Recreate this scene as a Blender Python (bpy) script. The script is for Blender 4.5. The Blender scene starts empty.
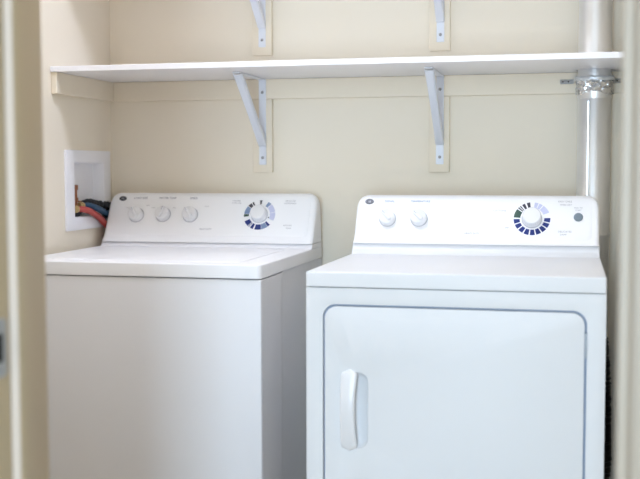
import bpy, bmesh, math, random
from mathutils import Vector, Matrix
random.seed(4)
scene = bpy.context.scene
COL = scene.collection

# ------------------------------------------------------------------ materials
def mat(name, color, rough=0.5, metal=0.0, noise=0.0, nscale=40.0, bump=0.0, bscale=200.0, coat=0.0, emit=None, spec=0.5):
    m = bpy.data.materials.new(name); m.use_nodes = True
    nt = m.node_tree; b = nt.nodes['Principled BSDF']
    b.inputs['Base Color'].default_value = (*color, 1)
    b.inputs['Roughness'].default_value = rough
    b.inputs['Metallic'].default_value = metal
    b.inputs['Specular IOR Level'].default_value = spec
    if coat:
        b.inputs['Coat Weight'].default_value = coat
        b.inputs['Coat Roughness'].default_value = 0.12
    tc = nt.nodes.new('ShaderNodeTexCoord')
    if noise:
        n = nt.nodes.new('ShaderNodeTexNoise'); n.inputs['Scale'].default_value = nscale
        n.inputs['Detail'].default_value = 4
        nt.links.new(tc.outputs['Object'], n.inputs['Vector'])
        r = nt.nodes.new('ShaderNodeMix'); r.data_type = 'RGBA'
        r.inputs[6].default_value = (*[c * (1 - noise) for c in color], 1)
        r.inputs[7].default_value = (*[min(1, c * (1 + noise)) for c in color], 1)
        nt.links.new(n.outputs['Fac'], r.inputs[0])
        nt.links.new(r.outputs[2], b.inputs['Base Color'])
    if bump:
        n2 = nt.nodes.new('ShaderNodeTexNoise'); n2.inputs['Scale'].default_value = bscale
        n2.inputs['Detail'].default_value = 3
        nt.links.new(tc.outputs['Object'], n2.inputs['Vector'])
        bp = nt.nodes.new('ShaderNodeBump'); bp.inputs['Strength'].default_value = bump
        bp.inputs['Distance'].default_value = 0.002
        nt.links.new(n2.outputs['Fac'], bp.inputs['Height'])
        nt.links.new(bp.outputs['Normal'], b.inputs['Normal'])
    if emit:
        b.inputs['Emission Color'].default_value = (*emit[0], 1)
        b.inputs['Emission Strength'].default_value = emit[1]
    return m

LAMP, LAMPC = 79.0, (.765, .835, 1.02)
WIN, WINC = 97.0, (.625, .815, 1.0)
FILL, FILLC = 0.01, (1.0, 1.0, 1.0)
LAMPY = -.94
WINX = (.70, 1.58)
EXPO = 0.0
WALLC = (0.825, 0.755, 0.635)
M = dict(
    wall=mat('wall_paint', WALLC, 0.75, noise=0.015, nscale=6, bump=0.15, bscale=260),
    hall=mat('hall_paint', (0.66, 0.65, 0.63), 0.8, noise=0.015, nscale=5),
    trimp=mat('trim_paint', (0.50, 0.395, 0.25), 0.4, noise=0.02, nscale=12),
    ceil=mat('ceiling_paint', (0.82, 0.80, 0.77), 0.9, noise=0.01, bump=0.2, bscale=150),
    floor=mat('vinyl_floor', (0.50, 0.43, 0.35), 0.4, noise=0.12, nscale=9),
    shelf=mat('shelf_white', (0.83, 0.82, 0.84), 0.35, noise=0.008, nscale=20),
    strip=mat('stop_daylight', (0.72, 0.60, 0.50), 0.6, noise=0.02, nscale=30),  # pale colour puts daylight on the door stop's front face
    hinge=mat('hinge_grey', (0.42, 0.47, 0.54), 0.55, noise=0.03, nscale=60),
    casingp=mat('pale_frame_paint', (0.56, 0.47, 0.37), 0.4, noise=0.02, nscale=12),
    batten=mat('batten_paint', (0.80, 0.72, 0.585), 0.6, noise=0.02, nscale=25),
    bracket=mat('bracket_steel_white', (0.72, 0.75, 0.82), 0.35, noise=0.01, nscale=30),
    screw=mat('screw_zinc', (0.35, 0.35, 0.36), 0.35, 0.9, noise=0.05, nscale=100),
    enamel_lit=mat('washer_enamel_lit', (0.85, 0.85, 0.875), 0.35, noise=0.006, nscale=15, spec=0.4),  # same enamel as the cabinet, paler to paint in light on the deck
    enamel=mat('washer_enamel', (0.745, 0.745, 0.77), 0.42, noise=0.006, nscale=15, spec=0.4),  # darker copy of the enamel, shade painted into front and sides
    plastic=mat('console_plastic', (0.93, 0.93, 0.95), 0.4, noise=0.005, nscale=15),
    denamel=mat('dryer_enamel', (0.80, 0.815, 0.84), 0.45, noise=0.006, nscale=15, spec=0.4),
    knob=mat('knob_plastic', (0.84, 0.84, 0.86), 0.25, noise=0.005, nscale=30),
    skirt_shade=mat('knob_shadow_ring', (0.50, 0.50, 0.54), 0.3, noise=0.01, nscale=30),  # grey stands in for the shadow round the knobs
    gap=mat('door_gap_shade', (0.40, 0.46, 0.58), 0.7, noise=0.02, nscale=30),  # blue-grey paints the shade inside the dryer door groove
    ink=mat('ink_grey', (0.30, 0.30, 0.36), 0.5, noise=0.02, nscale=60),
    inkdark=mat('ink_dark', (0.05, 0.05, 0.07), 0.5, noise=0.02, nscale=60),
    navy=mat('ink_navy', (0.010, 0.028, 0.20), 0.45, noise=0.05, nscale=60),
    slate=mat('ink_slate_blue', (0.22, 0.30, 0.48), 0.45, noise=0.05, nscale=60),
    green=mat('ink_green', (0.04, 0.09, 0.07), 0.45, noise=0.05, nscale=60),
    lav=mat('ink_lavender', (0.60, 0.62, 0.82), 0.45, noise=0.02, nscale=60),
    emblem=mat('emblem_charcoal', (0.035, 0.035, 0.045), 0.3, noise=0.05, nscale=60),
    silver=mat('emblem_silver', (0.45, 0.45, 0.48), 0.3, 0.6, noise=0.02, nscale=60),
    button=mat('button_grey', (0.20, 0.25, 0.29), 0.4, noise=0.03, nscale=60),
    boxp=mat('outlet_box_plastic', (0.85, 0.85, 0.89), 0.4, noise=0.01, nscale=25),
    copper=mat('copper', (0.30, 0.13, 0.07), 0.4, 0.75, noise=0.2, nscale=60),
    brass=mat('brass', (0.62, 0.47, 0.24), 0.35, 0.8, noise=0.1, nscale=60),
    red=mat('red_rubber', (0.47, 0.075, 0.065), 0.5, noise=0.05, nscale=40),
    blue=mat('blue_rubber', (0.022, 0.075, 0.15), 0.5, noise=0.05, nscale=40),
    black=mat('black_rubber', (0.012, 0.013, 0.018), 0.5, noise=0.05, nscale=40),
    zinc=mat('galvanised_steel', (0.80, 0.81, 0.82), 0.36, 0.85, noise=0.06, nscale=18),
    strap=mat('strap_steel', (0.72, 0.75, 0.78), 0.4, 0.65, noise=0.1, nscale=80),
    foil=mat('crinkled_foil', (0.75, 0.76, 0.78), 0.25, 0.95, noise=0.1, nscale=60, bump=1.0, bscale=120),
    darkfoil=mat('dark_foil_duct', (0.045, 0.04, 0.035), 0.35, 0.6, noise=0.6, nscale=60, bump=0.8, bscale=150),  # near-black foil with random lighter specks
    steel=mat('strike_steel', (0.42, 0.43, 0.44), 0.35, 0.9, noise=0.04, nscale=40),
    hole=mat('dark_recess', (0.02, 0.018, 0.015), 0.8, noise=0.1, nscale=40),
    lamp=mat('lamp_glass', (0.9, 0.9, 0.9), 0.4, emit=(LAMPC, 1.0)),
    lampbase=mat('lamp_base', (0.7, 0.7, 0.7), 0.4, noise=0.01),
)

# ------------------------------------------------------------------ helpers
def link(name, bm, m, parent=None, loc=None, smooth=40):
    me = bpy.data.meshes.new(name)
    bmesh.ops.recalc_face_normals(bm, faces=bm.faces)
    bm.to_mesh(me); bm.free()
    for mm in (m if isinstance(m, (list, tuple)) else [m]): me.materials.append(mm)
    o = bpy.data.objects.new(name, me); COL.objects.link(o)
    if parent: o.parent = parent
    if loc: o.location = loc
    if smooth:
        for p in me.polygons: p.use_smooth = True
        me.set_sharp_from_angle(angle=math.radians(smooth))
    return o

def thing(name, label, cat, loc=(0, 0, 0), group=None):
    o = bpy.data.objects.new(name, None); COL.objects.link(o); o.location = loc
    o.empty_display_size = 0.05
    return tag(o, label, cat, group)

def tag(o, label, cat, group=None, kind=None):
    o['label'] = label; o['category'] = cat
    if group: o['group'] = group
    if kind: o['kind'] = kind
    return o

def struct(o, label=None):
    o['kind'] = 'structure'
    if label: o['label'] = label
    return o

def box(bm, x0, x1, y0, y1, z0, z1, bev=0, seg=2):
    r = bmesh.ops.create_cube(bm, size=1.0)
    vs = r['verts']
    for v in vs:
        v.co = Vector((x0 + (v.co.x + .5) * (x1 - x0), y0 + (v.co.y + .5) * (y1 - y0), z0 + (v.co.z + .5) * (z1 - z0)))
    if bev:
        es = list({e for v in vs for e in v.link_edges})
        bmesh.ops.bevel(bm, geom=es, offset=bev, segments=seg, profile=0.5, affect='EDGES')
    return bm

def bx(*a, **k): return box(bmesh.new(), *a, **k)

def lathe(bm, prof, mtx=None, seg=32):
    """prof: list of (r, h); axis local z."""
    rings = []
    for r, h in prof:
        if r < 1e-6: rings.append([bm.verts.new((0, 0, h))])
        else: rings.append([bm.verts.new((r * math.cos(2 * math.pi * i / seg), r * math.sin(2 * math.pi * i / seg), h)) for i in range(seg)])
    for a, b in zip(rings[:-1], rings[1:]):
        for i in range(seg):
            j = (i + 1) % seg
            if len(a) == 1 and len(b) == 1: continue
            if len(a) == 1: bm.faces.new((a[0], b[i], b[j]))
            elif len(b) == 1: bm.faces.new((a[i], b[0], a[j]))
            else: bm.faces.new((a[i], b[i], b[j], a[j]))
    if mtx is not None:
        bmesh.ops.transform(bm, matrix=mtx, verts=[v for r in rings for v in r])
    return bm

def catmull(pts, n):
    P = [Vector(p) for p in pts]; P = [2 * P[0] - P[1]] + P + [2 * P[-1] - P[-2]]
    out = []
    for k in range(1, len(P) - 2):
        for i in range(n):
            t = i / n
            out.append(0.5 * ((2 * P[k]) + (P[k + 1] - P[k - 1]) * t + (2 * P[k - 1] - 5 * P[k] + 4 * P[k + 1] - P[k + 2]) * t * t
                              + (3 * P[k] - P[k - 1] - 3 * P[k + 1] + P[k + 2]) * t ** 3))
    out.append(P[-2]); return out

def tube(bm, pts, rad, seg=12, caps=True):
    rings = []; n = len(pts); up = Vector((0.123, 0.2, 1)).normalized()
    for i, p in enumerate(pts):
        t = (pts[min(i + 1, n - 1)] - pts[max(i - 1, 0)]).normalized()
        a = t.cross(up)
        if a.length < 1e-3: a = t.cross(Vector((1, 0, 0)))
        a.normalize(); b = t.cross(a); up = b if False else up
        r = rad(i / (n - 1)) if callable(rad) else rad
        rings.append([bm.verts.new(p + r * (math.cos(2 * math.pi * k / seg) * a + math.sin(2 * math.pi * k / seg) * b)) for k in range(seg)])
    for A, B in zip(rings[:-1], rings[1:]):
        for k in range(seg):
            bm.faces.new((A[k], A[(k + 1) % seg], B[(k + 1) % seg], B[k]))
    if caps:
        bm.faces.new(rings[0]); bm.faces.new(rings[-1])
    return bm

def rrect(x0, x1, z0, z1, r, n=8):
    if not isinstance(r, (list, tuple)): r = [r] * 4
    pts = []
    for (cx, cz, a0, rr) in ((x1 - r[0], z1 - r[0], 0, r[0]), (x0 + r[1], z1 - r[1], 90, r[1]), (x0 + r[2], z0 + r[2], 180, r[2]), (x1 - r[3], z0 + r[3], 270, r[3])):
        for i in range(n + 1):
            a = math.radians(a0 + 90 * i / n)
            pts.append((cx + rr * math.cos(a), cz + rr * math.sin(a)))
    return pts

def plate(loops, d0, d1, axis='y', bev=0, seg=2):
    """solid plate: first loop outer, the rest holes, 2D loops extruded from d0 to d1 along axis."""
    bm = bmesh.new()
    def P(a, b, d): return (a, d, b) if axis == 'y' else ((a, b, d) if axis == 'z' else (d, a, b))
    es = []
    for L in loops:
        vs = [bm.verts.new(P(a, b, d0)) for a, b in L]
        for i in range(len(vs)): es.append(bm.edges.new((vs[i], vs[(i + 1) % len(vs)])))
    bmesh.ops.triangle_fill(bm, edges=es, use_beauty=True, use_dissolve=False)
    fs = list(bm.faces)
    bmesh.ops.dissolve_limit(bm, angle_limit=0.01, verts=bm.verts, edges=[e for e in bm.edges if len(e.link_faces) == 2], delimit=set()) if len(loops) == 1 else None
    fs = list(bm.faces)
    r = bmesh.ops.extrude_face_region(bm, geom=fs)
    nv = [v for v in r['geom'] if isinstance(v, bmesh.types.BMVert)]
    off = Vector(P(0, 0, d1 - d0)) if axis != 'x' else Vector((d1 - d0, 0, 0))
    for v in nv: v.co += off
    bmesh.ops.recalc_face_normals(bm, faces=bm.faces)
    if bev:
        be = [e for e in bm.edges if len(e.link_faces) == 2 and e.calc_face_angle(0) > 1.2
              and all(abs((v.co.y if axis == 'y' else v.co.z if axis == 'z' else v.co.x) - d1) < 1e-6 for v in e.verts)]
        bmesh.ops.bevel(bm, geom=be, offset=bev, segments=seg, profile=0.5, affect='EDGES', clamp_overlap=True)
    return bm

def text_bm(bm, s, size, mtx, align='CENTER', extr=0.0002):
    cu = bpy.data.curves.new('t', 'FONT'); cu.body = s; cu.size = size; cu.align_x = align; cu.align_y = 'CENTER'
    cu.extrude = extr; cu.resolution_u = 2
    o = bpy.data.objects.new('t', cu); COL.objects.link(o)
    dg = bpy.context.evaluated_depsgraph_get()
    me = bpy.data.meshes.new_from_object(o.evaluated_get(dg))
    me.transform(mtx); bm.from_mesh(me)
    bpy.data.objects.remove(o); bpy.data.curves.remove(cu); bpy.data.meshes.remove(me)

# ------------------------------------------------------------------ dimensions
RX = 1.626            # right wall
FY = -1.685           # laundry side of the door wall
HY = -1.815           # hall side of the door wall
CZ = 2.44
OX0, OX1, OZ = 0.6425, 1.546, 2.04   # door opening between jamb faces
BY0, BY1, BZ0, BZ1 = -0.285, -0.078, 1.011, 1.180    # outlet box opening

# ------------------------------------------------------------------ setting
bm = bmesh.new()      # left wall with the outlet box cut out
bm.free()
bm = plate([[(HY, 0), (0.1, 0), (0.1, CZ), (HY, CZ)], [(BY0 - .03, BZ0 - .03), (BY0 - .03, BZ1 + .03), (BY1 + .03, BZ1 + .03), (BY1 + .03, BZ0 - .03)]], -0.12, 0.0, axis='x')
struct(link('wall_left', bm, M['wall'], smooth=0), 'left side wall of the laundry closet in beige paint')
struct(link('wall_back', bx(-.12, RX + .12, 0, .12, 0, CZ), M['wall'], smooth=0), 'beige back wall behind the washer and dryer')
struct(link('wall_right', bx(RX, RX + .12, HY, 0, 0, CZ), M['wall'], smooth=0), 'right side wall beside the dryer')
struct(link('floor', bx(-2.8, 3.2, -5.2, .1, -.1, 0), M['floor'], smooth=0), 'floor under the washer and dryer')
struct(link('ceiling', bx(-2.8, 3.2, -5.2, .1, CZ, CZ + .1), M['ceil'], smooth=0), 'plain pale ceiling')
JT = 0.02             # jamb thickness
bm = plate([[(-2.8, 0), (OX0 - JT, 0), (OX0 - JT, OZ + JT), (OX1 + JT, OZ + JT), (OX1 + JT, 0), (3.2, 0), (3.2, CZ), (-2.8, CZ)]], FY, HY, axis='y')
struct(link('wall_front', bm, M['wall'], smooth=0), 'door wall the camera looks through')
struct(link('wall_hall_left', bx(-2.92, -2.8, -5.2, HY, 0, CZ), M['hall'], smooth=0), 'left wall of the hall')
struct(link('wall_hall_right', bx(3.2, 3.32, -5.2, HY, 0, CZ), M['hall'], smooth=0), 'right wall of the hall')
WX0, WX1, WZ0, WZ1 = WINX[0], WINX[1], 0.10, 2.10
bm = plate([[(-2.8, 0), (3.2, 0), (3.2, CZ), (-2.8, CZ)], [(WX0, WZ0), (WX0, WZ1), (WX1, WZ1), (WX1, WZ0)]], -5.2, -5.32, axis='y')
struct(link('wall_hall_back', bm, M['hall'], smooth=0), 'hall wall with the window')
bm = plate([[(WX0, WZ0), (WX1, WZ0), (WX1, WZ1), (WX0, WZ1)], [(WX0 + .05, WZ0 + .05), (WX0 + .05, WZ1 - .05), (WX1 - .05, WZ1 - .05), (WX1 - .05, WZ0 + .05)]], -5.24, -5.30, axis='y')
struct(link('window_1', bm, M['shelf'], smooth=0), 'white window frame in the hall')
# baseboards
for nm, a in (('baseboard_back', (0, RX, -.012, 0, 0, .09)), ('baseboard_left', (0, .012, FY, -.012, 0, .09)), ('baseboard_right', (RX - .012, RX, FY, -.012, 0, .09))):
    struct(link(nm, bx(*a, bev=.003), M['trimp']), 'low beige baseboard')

# door frame: jamb, stop, casing as one run each
SY0, SY1 = -1.800, -1.762      # door stop
def jamb(nm, face, sgn, label, paint):
    t = link(nm, bx(min(face, face - sgn * JT), max(face, face - sgn * JT), HY - .04, FY, 0, OZ, bev=.0015), paint)
    struct(t, label)
    a, b = sorted((face, face + sgn * .0165))
    link('door_stop', bx(a, b, SY0, SY1, 0, OZ, bev=.004, seg=3), paint, t)
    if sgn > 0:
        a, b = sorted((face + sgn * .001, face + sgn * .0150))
        ws = link('daylit_strip', bx(a, b, SY0 - .003, SY0 + .001, 0, OZ - .002, bev=.001, seg=2), M['strip'], t)  # thin strip added so the stop's front looks daylit
        ws['label'] = 'pale strip painting daylight on the front of the door stop'
    a, b = sorted((face - sgn * .006, face - sgn * .07))
    link('casing', bx(a, b, FY, FY + .016, 0, OZ + .06, bev=.005, seg=3), paint, t)
    link('casing', bx(a, b, HY - .054, HY - .040, 0, OZ + .06, bev=.005, seg=3), paint, t)
    return t
jl = jamb('trim_1', OX0, 1, 'tan painted left door jamb with door stop, daylight painted on its front', M['trimp'])
jr = jamb('trim_2', OX1, -1, 'beige right door jamb beside the dryer', M['casingp'])
hd = link('trim_3', bx(OX0 - JT, OX1 + JT, HY - .04, FY, OZ, OZ + JT), M['trimp']); struct(hd, 'beige head of the door frame')
# strike plate on left jamb
bm = plate([rrect(-1.852, -1.812, .850, .938, .006, 4), rrect(-1.842, -1.822, .872, .916, .004, 3)[::-1]], OX0, OX0 + .002, axis='x', bev=.0006, seg=1)
sp = link('strike_plate', bm, M['steel'], jl); sp['label'] = 'grey metal strike plate in the left jamb'
link('latch_hole', bx(OX0 - .001, OX0 + .0006, -1.842, -1.822, .872, .916), M['hole'], sp)
bm = bmesh.new()
for z in (.861, .927): lathe(bm, [(0, .0012), (.004, .001), (.0045, 0)], Matrix.Translation((OX0 + .002, -1.832, z)) @ Matrix.Rotation(math.pi / 2, 4, 'Y'), 12)
link('screw', bm, M['screw'], sp)

# ------------------------------------------------------------------ shelves, cleats, boards, brackets
SD, ST, SBm = 0.417, 1.4544, 1.4392
DZ = 0.367
PX, PY, PR = 1.529, -0.078, 0.047     # vent pipe
def circ(cx, cy, r, n=32): return [(cx + r * math.cos(2 * math.pi * i / n), cy + r * math.sin(2 * math.pi * i / n)) for i in range(n)]
def shelf_board(dz):
    return plate([[(0.001, -SD), (RX - .001, -SD), (RX - .001, -.001), (.001, -.001)], circ(PX, PY, PR + .006)[::-1]], SBm + dz, ST + dz, axis='z', bev=.0015, seg=1)
s1 = link('wall_shelf', shelf_board(0), M['shelf'], smooth=30)
tag(s1, 'long white shelf running wall to wall just above the washer and dryer', 'shelf', 'white wall shelves')
s2 = link('wall_shelf', shelf_board(DZ), M['shelf'], smooth=30)
tag(s2, 'upper white shelf mounted above the long shelf near the ceiling', 'shelf', 'white wall shelves')
CH, CT = 0.062, 0.018
n = 4
for dz, wd in ((0, 'lower'), (DZ, 'upper')):
    z1 = SBm + dz - .0005
    for a, lb in (((CT, RX - CT, -CT, 0), 'beige cleat along the back wall under the %s shelf'), ((0, CT, -SD + .006, 0), 'beige cleat along the left wall under the %s shelf'), ((RX - CT, RX, -SD + .006, 0), 'beige cleat along the right wall under the %s shelf')):
        struct(link('trim_%d' % n, bx(*a, z1 - CH, z1, bev=.0015, seg=1), M['batten'], smooth=30), lb % wd); n += 1

def board(x0, x1, z0, z1, label):
    o = link('backing_board', bx(x0, x1, -CT, .0005, z0, z1, bev=.002, seg=2), M['batten'], smooth=30)
    return tag(o, label, 'board', 'beige backing boards behind the shelf brackets')
board(.488, .551, 1.147, SBm - CH - .001, 'beige upright board behind the left bracket under the long shelf')
board(1.0445, 1.1075, 1.147, SBm - CH - .001, 'beige upright board behind the right bracket under the long shelf')
board(.488, .551, 1.513, SBm + DZ - CH - .001, 'short beige board above the long shelf at the left, cut off by the picture top')
board(1.0445, 1.1075, 1.513, SBm + DZ - CH - .001, 'short beige board above the long shelf at the right, cut off by the picture top')

def bracket(label):
    t = thing('shelf_bracket', label, 'bracket', (0, 0, 0), 'white steel shelf brackets')
    w = .0115
    # upright flange: folded strip with a shallow central rib
    bm = bx(-w, w, -CT - .003, -CT, -.268, -.001, bev=.001, seg=1)
    link('wall_arm', bm, M['bracket'], t, smooth=30)
    bm = bx(-w, w, -.292, -CT - .003, -.004, -.0005, bev=.001, seg=1)
    link('shelf_arm', bm, M['bracket'], t, smooth=30)
    # diagonal brace: open U channel with flared ends
    bm = bmesh.new()
    p0 = Vector((0, -.276, -.0045)); p1 = Vector((0, -CT - .004, -.205))
    d = (p1 - p0).normalized(); nrm = Vector((1, 0, 0)).cross(d).normalized()
    if nrm.y > 0: nrm = -nrm
    prof = [(-.013, -.012), (-.013, .004), (-.009, .0075), (.009, .0075), (.013, .004), (.013, -.012), (.0115, -.012), (.0115, .003), (.008, .006), (-.008, .006), (-.0115, .003), (-.0115, -.012)]
    L = (p1 - p0).length; rings = []
    for k in range(9):
        s = k / 8; e = 1.0 - .12 * (1 - (2 * s - 1) ** 2)
        dep = 1.0 - .75 * max(0, (abs(2 * s - 1) - .75) / .25)
        rings.append([bm.verts.new(p0 + d * (L * s) + Vector((a * e, 0, 0)) + nrm * (b * (dep if b < 0 else 1) * .9)) for a, b in prof])
    m_ = len(prof)
    for A, B in zip(rings[:-1], rings[1:]):
        for i in range(m_): bm.faces.new((A[i], A[(i + 1) % m_], B[(i + 1) % m_], B[i]))
    bm.faces.new(rings[0]); bm.faces.new(rings[-1])
    for v in bm.verts:
        v.co.z = min(v.co.z, -.0042); v.co.y = min(v.co.y, -CT - .0032)
    link('brace', bm, M['bracket'], t, smooth=30)
    for z in (-.042, -.246):
        bm = lathe(bmesh.new(), [(0, .0024), (.003, .0022), (.0046, .0008), (.0048, 0)], Matrix.Translation((0, -CT - .003, z)) @ Matrix.Rotation(math.pi / 2, 4, 'X'), 14)
        link('screw', bm, M['screw'], t)
    return t
def copy_tree(o, parent=None):
    c = o.copy(); COL.objects.link(c)
    if parent: c.parent = parent
    for ch in list(o.children): copy_tree(ch, c)
    return c
b0 = bracket('white steel bracket under the long shelf, left one above the washer')
b0.location = (.521, 0, SBm)
for x, dz, lb in ((1.079, 0, 'white steel bracket under the long shelf, right one above the dryer'),
                  (.521, DZ, 'upper left white bracket, its foot showing above the long shelf'),
                  (1.079, DZ, 'upper right white bracket, its foot showing above the long shelf')):
    c = copy_tree(b0); c.location = (x, 0, SBm + dz); c['label'] = lb

# ------------------------------------------------------------------ appliance consoles
def console_mesh(x0, x1, yb0, yt0, ybk0, ybk1, zb, zt, R=.032, r=.014, re=.012):
    """wedge console: face from (yb0,zb) up to (yt0,zt); rear from ybk0 at the base to ybk1 at the top."""
    bm = bmesh.new(); W = x1 - x0; ts = []
    nn = 12
    for i in range(nn + 1): ts.append(R * (1 - math.cos(math.pi / 2 * i / nn)))
    xs = [x0 + t for t in ts] + [x0 + W * k / 8 for k in range(1, 8)] + [x1 - t for t in reversed(ts)]
    rings = []
    for x in xs:
        t = min(x - x0, x1 - x)
        ztop = zt - (R - math.sqrt(max(0, R * R - (R - t) ** 2)) if t < R else 0)
        ein = (re - math.sqrt(max(0, re * re - (re - t) ** 2))) if t < re else 0
        ring = []; N = 22
        def top_in(z):
            q = ztop - z
            return r - math.sqrt(max(0, r * r - (r - q) ** 2)) if q < r else 0
        zs = [zb + (ztop - r - zb) * k / 8 for k in range(8)] + [ztop - r * (1 - math.sin(math.pi / 2 * k / 8)) for k in range(9)]
        for z in zs:
            y = yb0 + (yt0 - yb0) * (z - zb) / (zt - zb)
            fl = max(0, 1 - (z - zb) / .022); y -= .010 * fl * fl
            ring.append((x, y + ein + top_in(z), z))
        for z in reversed(zs):
            yk = ybk0 + (ybk1 - ybk0) * (z - zb) / (zt - zb)
            ring.append((x, yk - top_in(z) * .5, z))
        rings.append([bm.verts.new(p) for p in ring])
    n_ = len(rings[0])
    for A, B in zip(rings[:-1], rings[1:]):
        for i in range(n_): bm.faces.new((A[i], A[(i + 1) % n_], B[(i + 1) % n_], B[i]))
    bm.faces.new(rings[0]); bm.faces.new(rings[-1])
    return bm

class Face:
    """frame on the tilted console face: u along x, s up the slope, n outwards"""
    def __init__(self, yb, yt, zb, zt):
        self.o = Vector((0, yb, zb)); d = Vector((0, yt - yb, zt - zb)); self.L = d.length
        self.e = d.normalized(); self.n = Vector((1, 0, 0)).cross(self.e)
        if self.n.y > 0: self.n = -self.n
    def mtx(self, x, s, h=0, rot=0):
        m = Matrix((Vector((1, 0, 0)), self.e, self.n)).transposed().to_4x4()
        m.translation = Vector((x, 0, 0)) + self.o + self.e * s + self.n * h
        return m @ Matrix.Rotation(rot, 4, 'Z')

def panel_part(F, x0, x1, s0, s1, m, parent, name='control_panel'):
    bm = plate([rrect(x0, x1, s0, s1, [.02, .035, .02, .02], 8)], -.001, .0012, axis='z', bev=.001, seg=2)
    mm = F.mtx(0, 0); bmesh.ops.transform(bm, matrix=mm, verts=bm.verts)
    return link(name, bm, m, parent, smooth=30)

def knob(F, x, s, rad, rot, parent, label=None, ht=.021):
    k = link('control_knob', lathe(bmesh.new(), [(0, 0), (rad, 0), (rad, .004), (rad * .985, .006), (rad * .97, ht * .80), (rad * .93, ht * .95), (rad * .87, ht), (0, ht + .001)], None, 40), M['knob'], parent)
    k.matrix_local = F.mtx(x, s, .0012, rot)
    if label: k['label'] = label
    # raised finger grip across the knob
    bm = plate([rrect(-rad * .22, rad * .22, -rad * .72, rad * .86, rad * .16, 4)], ht - .002, ht + .007, axis='z', bev=.002, seg=2)
    g = link('grip', bm, M['knob'], k, smooth=40)
    bm = bx(-.0006, .0006, rad * .3, rad * .8, ht + .0068, ht + .0074); link('pointer_mark', bm, M['ink'], k, smooth=0)
    # ring-shaped skirt with the knob's shadow painted in grey
    bm = lathe(bmesh.new(), [(rad * 1.0, 0), (rad * 1.08, 0), (rad * 1.08, .0018), (rad * 1.0, .0018)], None, 40)
    link('skirt_shade', bm, M['skirt_shade'], k)
    return k

def dial(F, x, s, rad, parent):
    ht = .027
    k = link('cycle_dial', lathe(bmesh.new(), [(0, 0), (rad, 0), (rad, .006), (rad * .98, .008), (rad * .95, .010), (rad * .93, ht * .9), (rad * .87, ht), (rad * .3, ht + .0015), (0, ht + .0018)], None, 48), M['knob'], parent)
    k.matrix_local = F.mtx(x, s, .0012)
    bm = lathe(bmesh.new(), [(rad * 1.0, 0), (rad * 1.05, 0), (rad * 1.05, .002), (rad * 1.0, .002)], None, 40)
    link('skirt_shade', bm, M['skirt_shade'], k)  # same grey ring, painting shade round the dial
    bm = bmesh.new()
    for i in range(28):
        a = 2 * math.pi * i / 28
        box(bm, -.0010, .0010, rad * .92, rad * .965, .011, ht * .86)
        bmesh.ops.rotate(bm, cent=(0, 0, 0), matrix=Matrix.Rotation(a, 3, 'Z'), verts=bm.verts[-8:])
    link('knurling', bm, M['knob'], k, smooth=0)
    return k

def arc(bm, r0, r1, a0, a1, mi=0, n=None, h=.0004):
    n = n or max(2, int(abs(a1 - a0) / 6))
    A = [bm.verts.new((r0 * math.cos(math.radians(a0 + (a1 - a0) * i / n)), r0 * math.sin(math.radians(a0 + (a1 - a0) * i / n)), h)) for i in range(n + 1)]
    B = [bm.verts.new((r1 * math.cos(math.radians(a0 + (a1 - a0) * i / n)), r1 * math.sin(math.radians(a0 + (a1 - a0) * i / n)), h)) for i in range(n + 1)]
    for i in range(n):
        f = bm.faces.new((A[i], A[i + 1], B[i + 1], B[i])); f.material_index = mi

def emblem(F, x, s, parent, rx=.0125, ry=.0082):
    """round charcoal badge with a pale ring and two looping script letters"""
    bm = lathe(bmesh.new(), [(0, 0), (1, 0), (1, .0012), (.95, .0018), (0, .0018)], Matrix.Diagonal((rx, ry, 1, 1)), 32)
    e = link('emblem', bm, M['emblem'], parent); e.matrix_local = F.mtx(x, s, .0012)
    e['label'] = 'round charcoal maker badge with pale script letters'
    bm = bmesh.new()
    ring = [Vector((.0 + rx * .84 * math.cos(2 * math.pi * i / 40), ry * .84 * math.sin(2 * math.pi * i / 40), .0018)) for i in range(41)]
    tube(bm, ring, .00035, 6, False)
    text_bm(bm, 'GE', .0085, Matrix.Translation((0, -.0003, .002)) @ Matrix.Shear('XZ', 4, (0, 0)))
    link('badge_script', bm, M['silver'], e, smooth=0)
    return e

def lettering(F, items, parent, m):
    for s_, x, s, size in items:
        bm = bmesh.new(); text_bm(bm, s_, size, F.mtx(x, s, .0014))
        link('lettering', bm, m, parent, smooth=0)

# ------------------------------------------------------------------ washing machine
wx0, wx1, wf, wb = .027, .713, -.697, -.022
LB, LT = .883, .918
W = thing('washing_machine', 'white top-loading washing machine with three small knobs, under the left side of the shelf', 'washing machine', (0, 0, 0))
# cabinet with pressed swage on the right flank
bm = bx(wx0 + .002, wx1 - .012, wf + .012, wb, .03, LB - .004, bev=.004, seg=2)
link('cabinet', bm, M['enamel'], W, smooth=30)
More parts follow.
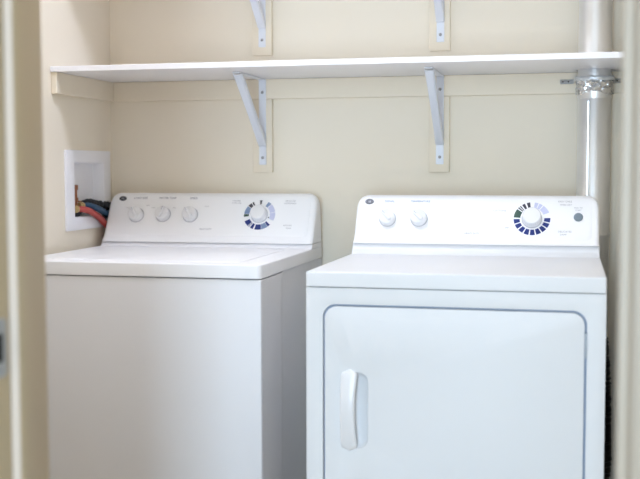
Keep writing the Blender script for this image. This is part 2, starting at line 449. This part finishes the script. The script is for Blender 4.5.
# right flank: flat front band, then a pressed step into a recessed field
prof = [(wf + .012, -.004), (wf + .016, 0), (-.515, 0), (-.500, -.001), (-.455, -.0090), (-.445, -.0095), (-.07, -.0095), (-.055, -.008), (wb, -.001)]
bm = bmesh.new(); cols = []
for y, o_ in prof: cols.append([bm.verts.new((wx1 - .001 + o_, y, z)) for z in (.03, LB - .004)] + [bm.verts.new((wx1 - .014, y, z)) for z in (LB - .004, .03)])
for A, B in zip(cols[:-1], cols[1:]):
    for i in range(4): bm.faces.new((A[i], A[(i + 1) % 4], B[(i + 1) % 4], B[i]))
bm.faces.new(cols[0]); bm.faces.new(cols[-1])
link('side_panel', bm, M['enamel'], W, smooth=6)
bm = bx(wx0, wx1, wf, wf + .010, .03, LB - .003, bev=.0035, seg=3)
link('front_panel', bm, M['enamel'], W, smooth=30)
for x in (wx0 + .05, wx1 - .05):
    for y in (wf + .06, wb - .06):
        link('foot', lathe(bmesh.new(), [(0, 0), (.022, 0), (.022, .012), (.012, .014), (.012, .034), (0, .034)], Matrix.Translation((x, y, 0)), 20), M['black'], W)
# deck: rim with rounded edges, lid opening, lid
yc = -.14
bm = plate([rrect(wx0, wx1, wf - .002, wb - .002, [.004, .004, .014, .014], 5)], LB, LT, axis='z', bev=.009, seg=4)
link('deck', bm, M['enamel_lit'], W, smooth=50)
bm = plate([rrect(wx0 + .075, wx1 - .07, wf + .05, yc - .055, .03, 6)], LT - .004, LT + .0022, axis='z', bev=.002, seg=2)
ld = link('lid', bm, M['enamel_lit'], W, smooth=50)
# console
zb, zt = .916, 1.082
CF = (-.155, -.070)

def riser(x0, x1, CFy, zb, zt, z1, yk):
    """low upstand of the deck that carries the console, with a coved foot"""
    bm = bmesh.new(); k = (CFy[1] - CFy[0]) / (zt - zb); rings = []
    for x in (x0, x0 + .003, x1 - .003, x1):
        e = .003 if x in (x0, x1) else 0
        ring = []
        for i in range(7):
            z = zb - .006 + (z1 - zb + .006) * i / 6
            f = max(0, 1 - (z - zb + .006) / .024)
            ring.append((x, CFy[0] + k * (z - zb) - .0006 - .014 * f ** 2 + e, z))
        ring += [(x, yk, z1), (x, yk, zb - .006)]
        rings.append([bm.verts.new(p) for p in ring])
    n_ = len(rings[0])
    for A, B in zip(rings[:-1], rings[1:]):
        for i in range(n_): bm.faces.new((A[i], A[(i + 1) % n_], B[(i + 1) % n_], B[i]))
    bm.faces.new(rings[0]); bm.faces.new(rings[-1])
    return bm

link('deck_upstand', riser(wx0 + .002, wx1 - .001, CF, zb, zt, zb + .015, wb - .004), M['enamel_lit'], W, smooth=40)
def up_console(x0, x1, CFy, zb, zt, dz, yk0, yk1):
    k = (CFy[1] - CFy[0]) / (zt - zb)
    return console_mesh(x0, x1, CFy[0] + k * dz, CFy[1], yk0, yk1, zb + dz, zt)
bm = up_console(wx0 + .002, wx1 - .001, CF, zb, zt, .0165, wb - .006, -.048)
con = link('console', bm, M['plastic'], W, smooth=50)
F = Face(CF[0], CF[1], zb, zt)
panel_part(F, wx0 + .016, wx1 - .020, .042, F.L - .010, M['plastic'], con)
knob(F, .130, .108, .0232, .6, W); knob(F, .2195, .110, .0232, -.25, W); knob(F, .3102, .1098, .0232, .75, W)
emblem(F, .0735, .166, W)

def scale(F, x, s, segs, parent, nm='dial_scale'):
    bm = bmesh.new()
    for r0, r1, a0, a1, mi in segs: arc(bm, r0, r1, a0, a1, mi)
    o = link(nm, bm, [M['navy'], M['slate'], M['green'], M['lav'], M['inkdark']], parent, smooth=0)
    o.matrix_local = F.mtx(x, s, .0012)
    return o
R0, R1 = .0335, .050
sc_ = scale(F, .5345, .1125, [(R0 + .002, R1, 86, 95, 4), (R0, R1, 118, 125, 4), (R0, R1, 128, 142, 4), (R0, R1, 144, 176, 1), (R0, R1, 177, 188, 2),
      (R0 - .001, R1, 206, 229, 0), (R0 - .001, R1, 232, 235, 0), (R0 - .001, R1, 240, 252, 0), (R0 - .001, R1, 258, 283, 0), (R0 - .001, R1, 284, 308, 1), (R0 - .001, R1, 309, 319, 0),
      (R0, R1, 62, 48, 1), (R0, R1, 46, 12, 3), (R0, R1, 10, -22, 3), (R0 - .004, R0 - .001, -20, -12, 4)], W)
sc_['label'] = 'ring of navy, green and lavender cycle marks'
dial(F, .5345, .1125, .0255, W)
lettering(F, [('LOAD SIZE', .134, .168, .0095), ('WATER TEMP', .225, .1682, .0095), ('SPEED', .3125, .168, .0095)], W, M['ink'])
lettering(F, [('NORMAL', .455, .160, .0065), ('COTTONS', .455, .152, .0065), ('DELICATES', .628, .160, .0065), ('HANDWASH', .628, .152, .0065), ('CASUALS', .628, .078, .0065), ('SOAK', .632, .069, .0065),
      ('COLD', .095, .134, .005), ('HOT', .163, .142, .005), ('LOW', .182, .134, .005), ('MAX', .253, .134, .005), ('SLOW', .36, .140, .005)], W, M['silver'])
lettering(F, [('HEAVY DUTY', .366, .0625, .0065)], W, M['ink'])

# ------------------------------------------------------------------ dryer
dx0, dx1, df, db = .862, 1.5465, -.827, -.142
D = thing('clothes_dryer', 'white front-loading dryer with large closed door and two small knobs, right of the washer', 'dryer', (0, 0, 0))
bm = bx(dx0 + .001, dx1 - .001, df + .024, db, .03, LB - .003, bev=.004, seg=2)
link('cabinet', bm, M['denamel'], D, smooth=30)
DX0, DX1, DZ0, DZ1 = .9075, 1.5005, .165, .8365
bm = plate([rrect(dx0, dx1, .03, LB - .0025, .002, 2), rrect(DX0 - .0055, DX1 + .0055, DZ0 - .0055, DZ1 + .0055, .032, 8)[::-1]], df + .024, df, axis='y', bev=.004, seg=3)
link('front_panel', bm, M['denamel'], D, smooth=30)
bm = bx(DX0 - .0054, DX1 + .0054, df + .0185, df + .0235, DZ0 - .0054, DZ1 + .0054)
link('door_gap_plate', bm, M['gap'], D, smooth=0)  # sheet behind the door groove, coloured as its shade
# door with a pocket behind the pull
hx0, hx1, hz0, hz1 = .951, 1.011, .502, .683
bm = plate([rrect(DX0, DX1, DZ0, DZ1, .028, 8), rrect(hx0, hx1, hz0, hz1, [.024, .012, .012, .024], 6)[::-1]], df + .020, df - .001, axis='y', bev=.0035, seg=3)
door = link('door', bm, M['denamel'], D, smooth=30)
bm = bmesh.new()
L1 = rrect(hx0 - .0, hx1 + .0, hz0 - .0, hz1 + .0, [.024, .012, .012, .024], 6)
prev = None
for sc2, y in ((1.02, df + .002), (.97, df + .008), (.85, df + .0155)):
    cx, cz = (hx0 + hx1) / 2, (hz0 + hz1) / 2
    ring = [bm.verts.new((cx + (a - cx) * sc2, y, cz + (b - cz) * sc2)) for a, b in L1]
    if prev:
        for i in range(len(ring)): bm.faces.new((prev[i], prev[(i + 1) % len(ring)], ring[(i + 1) % len(ring)], ring[i]))
    prev = ring
bm.faces.new(prev)
link('handle_pocket', bm, M['denamel'], door, smooth=60)
# bowed pull bar
bm = bmesh.new(); rings = []
for k in range(25):
    s = k / 24; z = .496 + .193 * s; q = 2 * s - 1
    tap = math.sqrt(max(0, 1 - abs(q) ** 20)) * .98 + .02
    bow = .014 * (1 - q * q) ** .8
    xl = .9475 - .001 * (1 - q * q); xr = .9885 - .0075 * (1 - q * q)
    c, hw = (xl + xr) / 2, (xr - xl) / 2 * tap
    yf = df - .006 - bow; th = .007 + .003 * (1 - abs(q))
    if abs(q) > .85: th += .010 * (abs(q) - .85) / .15
    ring = []
    for j in range(16):
        a = 2 * math.pi * j / 16
        ca, sa = math.cos(a), math.sin(a)
        ring.append(bm.verts.new((c + hw * math.copysign(abs(ca) ** .6, ca), yf + th / 2 * (1 - math.copysign(abs(sa) ** .7, sa)) , z)))
    rings.append(ring)
for A, B in zip(rings[:-1], rings[1:]):
    for i in range(16): bm.faces.new((A[i], A[(i + 1) % 16], B[(i + 1) % 16], B[i]))
bm.faces.new(rings[0]); bm.faces.new(rings[-1])
link('door_handle', bm, M['knob'], door, smooth=60)
for z in (.736, .262):
    h = link('hinge', bx(DX1 + .0006, DX1 + .0052, df - .0035, df + .015, z, z + .056, bev=.0012, seg=2), M['hinge'], D, smooth=30)
for x in (dx0 + .05, dx1 - .05):
    for y in (df + .07, db - .06):
        link('foot', lathe(bmesh.new(), [(0, 0), (.022, 0), (.022, .012), (.012, .014), (.012, .034), (0, .034)], Matrix.Translation((x, y, 0)), 20), M['black'], D)
bm = plate([rrect(dx0, dx1, df - .002, db, [.010, .010, .004, .004], 5)], LB, LT, axis='z', bev=.009, seg=4)
link('top_panel', bm, M['denamel'], D, smooth=50)
DF = (-.300, -.215)
link('deck_upstand', riser(dx0 + .002, dx1 - .002, DF, zb, zt, zb + .0305, db - .004), M['denamel'], D, smooth=40)
bm = up_console(dx0 + .003, dx1 - .003, DF, zb, zt, .032, db - .006, -.185)
con = link('console', bm, M['plastic'], D, smooth=50)
G = Face(DF[0], DF[1], zb, zt)
panel_part(G, dx0 + .018, dx1 - .022, .050, G.L - .010, M['plastic'], con)
knob(G, .9585, .111, .0228, .75, D); knob(G, 1.0487, .112, .0228, .8, D)
emblem(G, .902, .165, D)
segs = [(R0, R1, 3 - 20.6 * i, 3 - 20.6 * i - 16.0, 0) for i in range(9)]
segs += [(R0 - .0015, R1, 176, 145, 2), (R0, R1, 141, 136, 4), (R0, R1, 133, 129, 4), (R0, R1, 124, 114, 4), (R0, R1, 108, 97, 4), (R0, R1, 82, 70, 3), (R0, R1, 67, 55, 3), (R0, R1, 52, 22, 3)]
sc_ = scale(G, 1.363, .1155, segs, D); sc_['label'] = 'ring of navy blocks with green and lavender marks'
dial(G, 1.363, .1145, .0265, D)
b = link('start_button', lathe(bmesh.new(), [(0, 0), (.0125, 0), (.0125, .003), (.0108, .0045), (.0105, .0065), (.0095, .0075), (0, .0078)], None, 28), M['button'], D)
b.matrix_local = G.mtx(1.488, .1205, .0012); b['label'] = 'round grey push button'
lettering(G, [('SIGNAL', .961, .166, .0085), ('TEMPERATURE', 1.0495, .166, .0085)], D, M['slate'])
lettering(G, [('COTTONS', 1.2735, .139, .0075), ('EASY CARE', 1.452, .168, .0075), ('TIMED DRY', 1.454, .158, .0065), ('DELICATES', 1.452, .077, .0075), ('DAMP', 1.448, .068, .0065),
      ('PUSH TO', 1.488, .149, .0055), ('START', 1.488, .142, .0055), ('DRY', 1.296, .087, .006)], D, M['silver'])
lettering(G, [('HEAVY DUTY', 1.20, .0685, .007)], D, M['silver'])

# ------------------------------------------------------------------ laundry outlet box in the left wall
B = thing('washer_outlet_box', 'white plumbing outlet box set in the left wall behind the washer', 'outlet box', (0, BY0, BZ0))
B.location = (0, 0, 0)
bm = plate([rrect(BY0 - .054, BY1 + .052, BZ0 - .038, BZ1 + .036, .004, 3), rrect(BY0, BY1, BZ0, BZ1, .004, 3)[::-1]], .0005, .0065, axis='x', bev=.003, seg=2)
link('frame', bm, M['boxp'], B, smooth=30)
bm = bmesh.new(); prev = None
for X, g in ((.004, 0), (-.026, -.003), (-.030, -.006)):
    ring = [bm.verts.new((X, a, b)) for a, b in rrect(BY0 - .0005 - g, BY1 + .0005 + g, BZ0 - .0005 - g, BZ1 + .0005 + g, .006, 4)]
    if prev:
        for i in range(len(ring)): bm.faces.new((prev[i], prev[(i + 1) % len(ring)], ring[(i + 1) % len(ring)], ring[i]))
    prev = ring
bm.faces.new(prev)
bk = link('box_recess', bm, M['boxp'], B, smooth=40)
sol = bk.modifiers.new('thick', 'SOLIDIFY'); sol.thickness = .0015
def valve(y, z, lb, stub=True):
    v = link('water_valve', lathe(bmesh.new(), [(0, 0), (.009, 0), (.009, .008), (.0125, .009), (.0125, .019), (.0105, .020), (.0105, .026), (0, .026)], Matrix.Translation((-.004, y - .014, z)) @ Matrix.Rotation(math.radians(-90), 4, 'X'), 18), M['brass'], B)
    v['label'] = lb
    if not stub: return
    bm = lathe(bmesh.new(), [(0, 0), (.008, 0), (.008, .022), (.0105, .023), (.0105, .032), (.0075, .033), (.0075, .055), (.0105, .056), (.0105, .070), (0, .071)], Matrix.Translation((-.006, y, z + .003)), 18)
    link('copper_stub', bm, M['copper'], v)
    bm = bx(-.008, .004, y - .004, y + .026, z + .020, z + .025, bev=.002)
    link('valve_lever', bm, M['copper'], v, smooth=30)
valve(-.260, 1.037, 'brass and copper hot water valve'); valve(-.222, 1.045, 'brass cold water valve', False)

def hose(name, pts, r, m, label, cat, n=14, seg=14):
    P = catmull(pts, n)
    return tag(link(name, tube(bmesh.new(), P, r, seg), m, smooth=60), label, cat)
hose('fill_hose', [(-.003, -.248, 1.037), (.011, -.228, 1.034), (.0185, -.200, 1.026), (.0187, -.153, 1.010), (.0187, -.112, .991), (.0187, -.070, .966), (.0187, -.048, .92), (.0187, -.046, .80)], .0095, M['red'], 'red rubber hose running from the outlet box behind the washer', 'hose')
hose('fill_hose', [(-.003, -.210, 1.045), (.010, -.188, 1.044), (.0187, -.150, 1.034), (.0187, -.095, 1.018), (.0187, -.045, .996), (.0187, -.021, .95), (.0187, -.020, .80)], .0095, M['blue'], 'smooth blue rubber hose above the red hose', 'hose')
P = catmull([(-.013, -.262, 1.0235), (-.013, -.232, 1.026), (-.013, -.200, 1.044), (-.0125, -.150, 1.0515), (-.010, -.112, 1.046), (.004, -.078, 1.042), (.0165, -.048, 1.038), (.030, -.0195, 1.028), (.06, -.0185, 1.012), (.12, -.0185, 1.0)], 26)
tag(link('drain_hose', tube(bmesh.new(), P, lambda t: .0115 + .0034 * (math.sin(t * 2 * math.pi * 20)), 16), M['black'], smooth=60), 'black ribbed drain hose rising behind the blue hose', 'hose')

# ------------------------------------------------------------------ vent pipe and its strap
V = thing('vent_pipe', 'shiny round metal vent pipe standing in the right corner behind the dryer', 'pipe', (PX, PY, 0))
V.location = (0, 0, 0)
T = Matrix.Translation((PX, PY, 0))
link('lower_duct', lathe(bmesh.new(), [(PR - .001, .64), (PR + .001, .642), (PR, .65), (PR, .96), (PR + .0022, .965), (PR + .0022, .972), (PR, .977), (PR, 1.37), (PR - .001, 1.372), (PR - .002, 1.37)], T, 48), M['zinc'], V, smooth=50)
link('upper_duct', lathe(bmesh.new(), [(PR - .002, 1.35), (PR + .0015, 1.362), (PR + .002, 1.40), (PR + .001, 1.41), (PR + .0015, 1.425), (PR, 1.43), (PR, CZ - .001)], T, 48), M['zinc'], V, smooth=50)
link('seam', bx(PX - .020, PX - .014, PY - PR - .0012, PY - PR + .006, .66, 1.35, bev=.001, seg=1), M['zinc'], V, smooth=30)
bm = bmesh.new(); rings = []
for k in range(9):
    z = 1.372 + .040 * k / 8; ring = []
    for i in range(64):
        a = 2 * math.pi * i / 64
        r = PR + .0038 + random.uniform(-.0016, .0034)
        ring.append(bm.verts.new((PX + r * math.cos(a), PY + r * math.sin(a), z + random.uniform(-.002, .002) + (.006 * math.sin(a * 3) if k in (0, 8) else 0))))
    rings.append(ring)
for A, B_ in zip(rings[:-1], rings[1:]):
    for i in range(64): bm.faces.new((A[i], A[(i + 1) % 64], B_[(i + 1) % 64], B_[i]))
ft = link('foil_tape', bm, M['foil'], V, smooth=25); ft['label'] = 'crinkled foil tape around the joint'
# corrugated flexible duct falling from the pipe to the dryer outlet
P = catmull([(PX, PY, .665), (PX + .008, PY, .55), (PX + .012, PY - .001, .40), (PX + .010, PY - .001, .26), (PX - .04, PY - .001, .12), (PX - .12, PY + .010, .09), (PX - .25, PY + .015, .085)], 40)
fd = link('flexible_duct', tube(bmesh.new(), P, lambda t: .0490 + .0009 * math.sin(t * 2 * math.pi * 60) + random.uniform(-.0020, .0020), 28), M['darkfoil'], V, smooth=50)
fd['label'] = 'dark crinkled flexible foil duct'
# hanger strap: perforated band round the pipe front with two wall tabs
bm = bmesh.new(); r = PR + .0085; zc, hh = 1.412, .0065
path = [(1.432, -.0022)] + [(1.470, -.0022)]
for i in range(21):
    a = math.pi + math.pi * i / 20
    path.append((PX + r * math.cos(a), PY + r * math.sin(a)))
path += [(PX + r, -.0022)] + [(RX - .021, -.0022)]
fr = []
for x, y in path:
    q = random.uniform(-.0022, .0022) if abs(x - PX) < .05 else 0
    fr.append((bm.verts.new((x, y + q, zc - hh + q)), bm.verts.new((x, y - q, zc + hh + q))))
for A, B_ in zip(fr[:-1], fr[1:]): bm.faces.new((A[0], B_[0], B_[1], A[1]))
bm2 = bm
st = link('pipe_strap', bm2, M['strap'], None, smooth=40)
tag(st, 'perforated metal strap holding the vent pipe against the back wall cleat', 'strap')
sm = st.modifiers.new('t', 'SOLIDIFY'); sm.thickness = .0012; sm.offset = 0
st.location = (0, -CT, 0)
for x, y in ((1.440, -.003), (1.456, -.003), (1.594, -.003)):
    bm = lathe(bmesh.new(), [(0, .0006), (.0022, .0005), (.0022, 0)], Matrix.Translation((x, y, zc)) @ Matrix.Rotation(math.pi / 2, 4, 'X'), 12)
    link('strap_hole', bm, M['hole'], st)

# ------------------------------------------------------------------ ceiling lamp of the laundry room (outside the frame)
LX, LY = .60, LAMPY
Lm = thing('ceiling_lamp', 'round white ceiling lamp above the machines', 'lamp', (LX, LY, CZ))
link('lamp_base', lathe(bmesh.new(), [(0, 0), (.14, 0), (.14, -.025), (.12, -.03), (0, -.03)], None, 40), M['lampbase'], Lm)
link('lamp_shade', lathe(bmesh.new(), [(.125, -.0305), (.128, -.045), (.115, -.07), (.08, -.09), (.04, -.098), (0, -.10)], None, 40), M['lamp'], Lm)

# ------------------------------------------------------------------ light
def lamp_strength(v): M['lamp'].node_tree.nodes['Principled BSDF'].inputs['Emission Strength'].default_value = v
lamp_strength(LAMP)
w = bpy.data.worlds.new('daylight'); scene.world = w; w.use_nodes = True
w.node_tree.nodes['Background'].inputs['Color'].default_value = (.75, .87, 1, 1)
w.node_tree.nodes['Background'].inputs['Strength'].default_value = 1.0
def area(name, loc, rot, sx, sy, power, col):
    l = bpy.data.lights.new(name, 'AREA'); l.shape = 'RECTANGLE'; l.size = sx; l.size_y = sy; l.energy = power; l.color = col
    o = bpy.data.objects.new(name, l); COL.objects.link(o); o.location = loc; o.rotation_euler = rot
    return o
area('window_daylight', ((WX0 + WX1) / 2, -5.19, (WZ0 + WZ1) / 2), (math.radians(90), 0, 0), WX1 - WX0 - .1, WZ1 - WZ0 - .1, WIN, WINC)
area('hall_fill_light', (.7, -3.6, CZ - .01), (0, 0, 0), .6, .6, FILL, FILLC)  # added frontal fill without a fixture, turned almost off

# ------------------------------------------------------------------ camera
f = 1061.97; yaw, pitch, roll = .2312, .0657, -.0018
c, s_, cp, sp_ = math.cos(yaw), math.sin(yaw), math.cos(pitch), math.sin(pitch)
right = Vector((c, s_, 0)); fwd = Vector((-s_ * cp, c * cp, -sp_)); up = Vector((-s_ * sp_, c * sp_, cp))
r2 = right * math.cos(roll) + up * math.sin(roll); u2 = up * math.cos(roll) - right * math.sin(roll)
mw = Matrix((r2, u2, -fwd)).transposed().to_4x4(); mw.translation = Vector((1.4649, -3.244, 1.1603))
cam = bpy.data.cameras.new('camera'); co = bpy.data.objects.new('camera', cam); COL.objects.link(co)
co.matrix_world = mw; cam.sensor_width = 36; cam.sensor_fit = 'HORIZONTAL'; cam.lens = f * 36 / 640; cam.shift_y = -1.5266 / 640
cam.clip_start = .05
cam.dof.use_dof = True; cam.dof.focus_distance = 2.95; cam.dof.aperture_fstop = 2.6
scene.camera = co
scene.cycles.max_bounces = 12; scene.cycles.diffuse_bounces = 8
scene.cycles.use_denoising = True
vs = scene.view_settings; vs.view_transform = 'Standard'; vs.look = 'None'; vs.gamma = 1; vs.use_curve_mapping = False
vs.exposure = EXPO
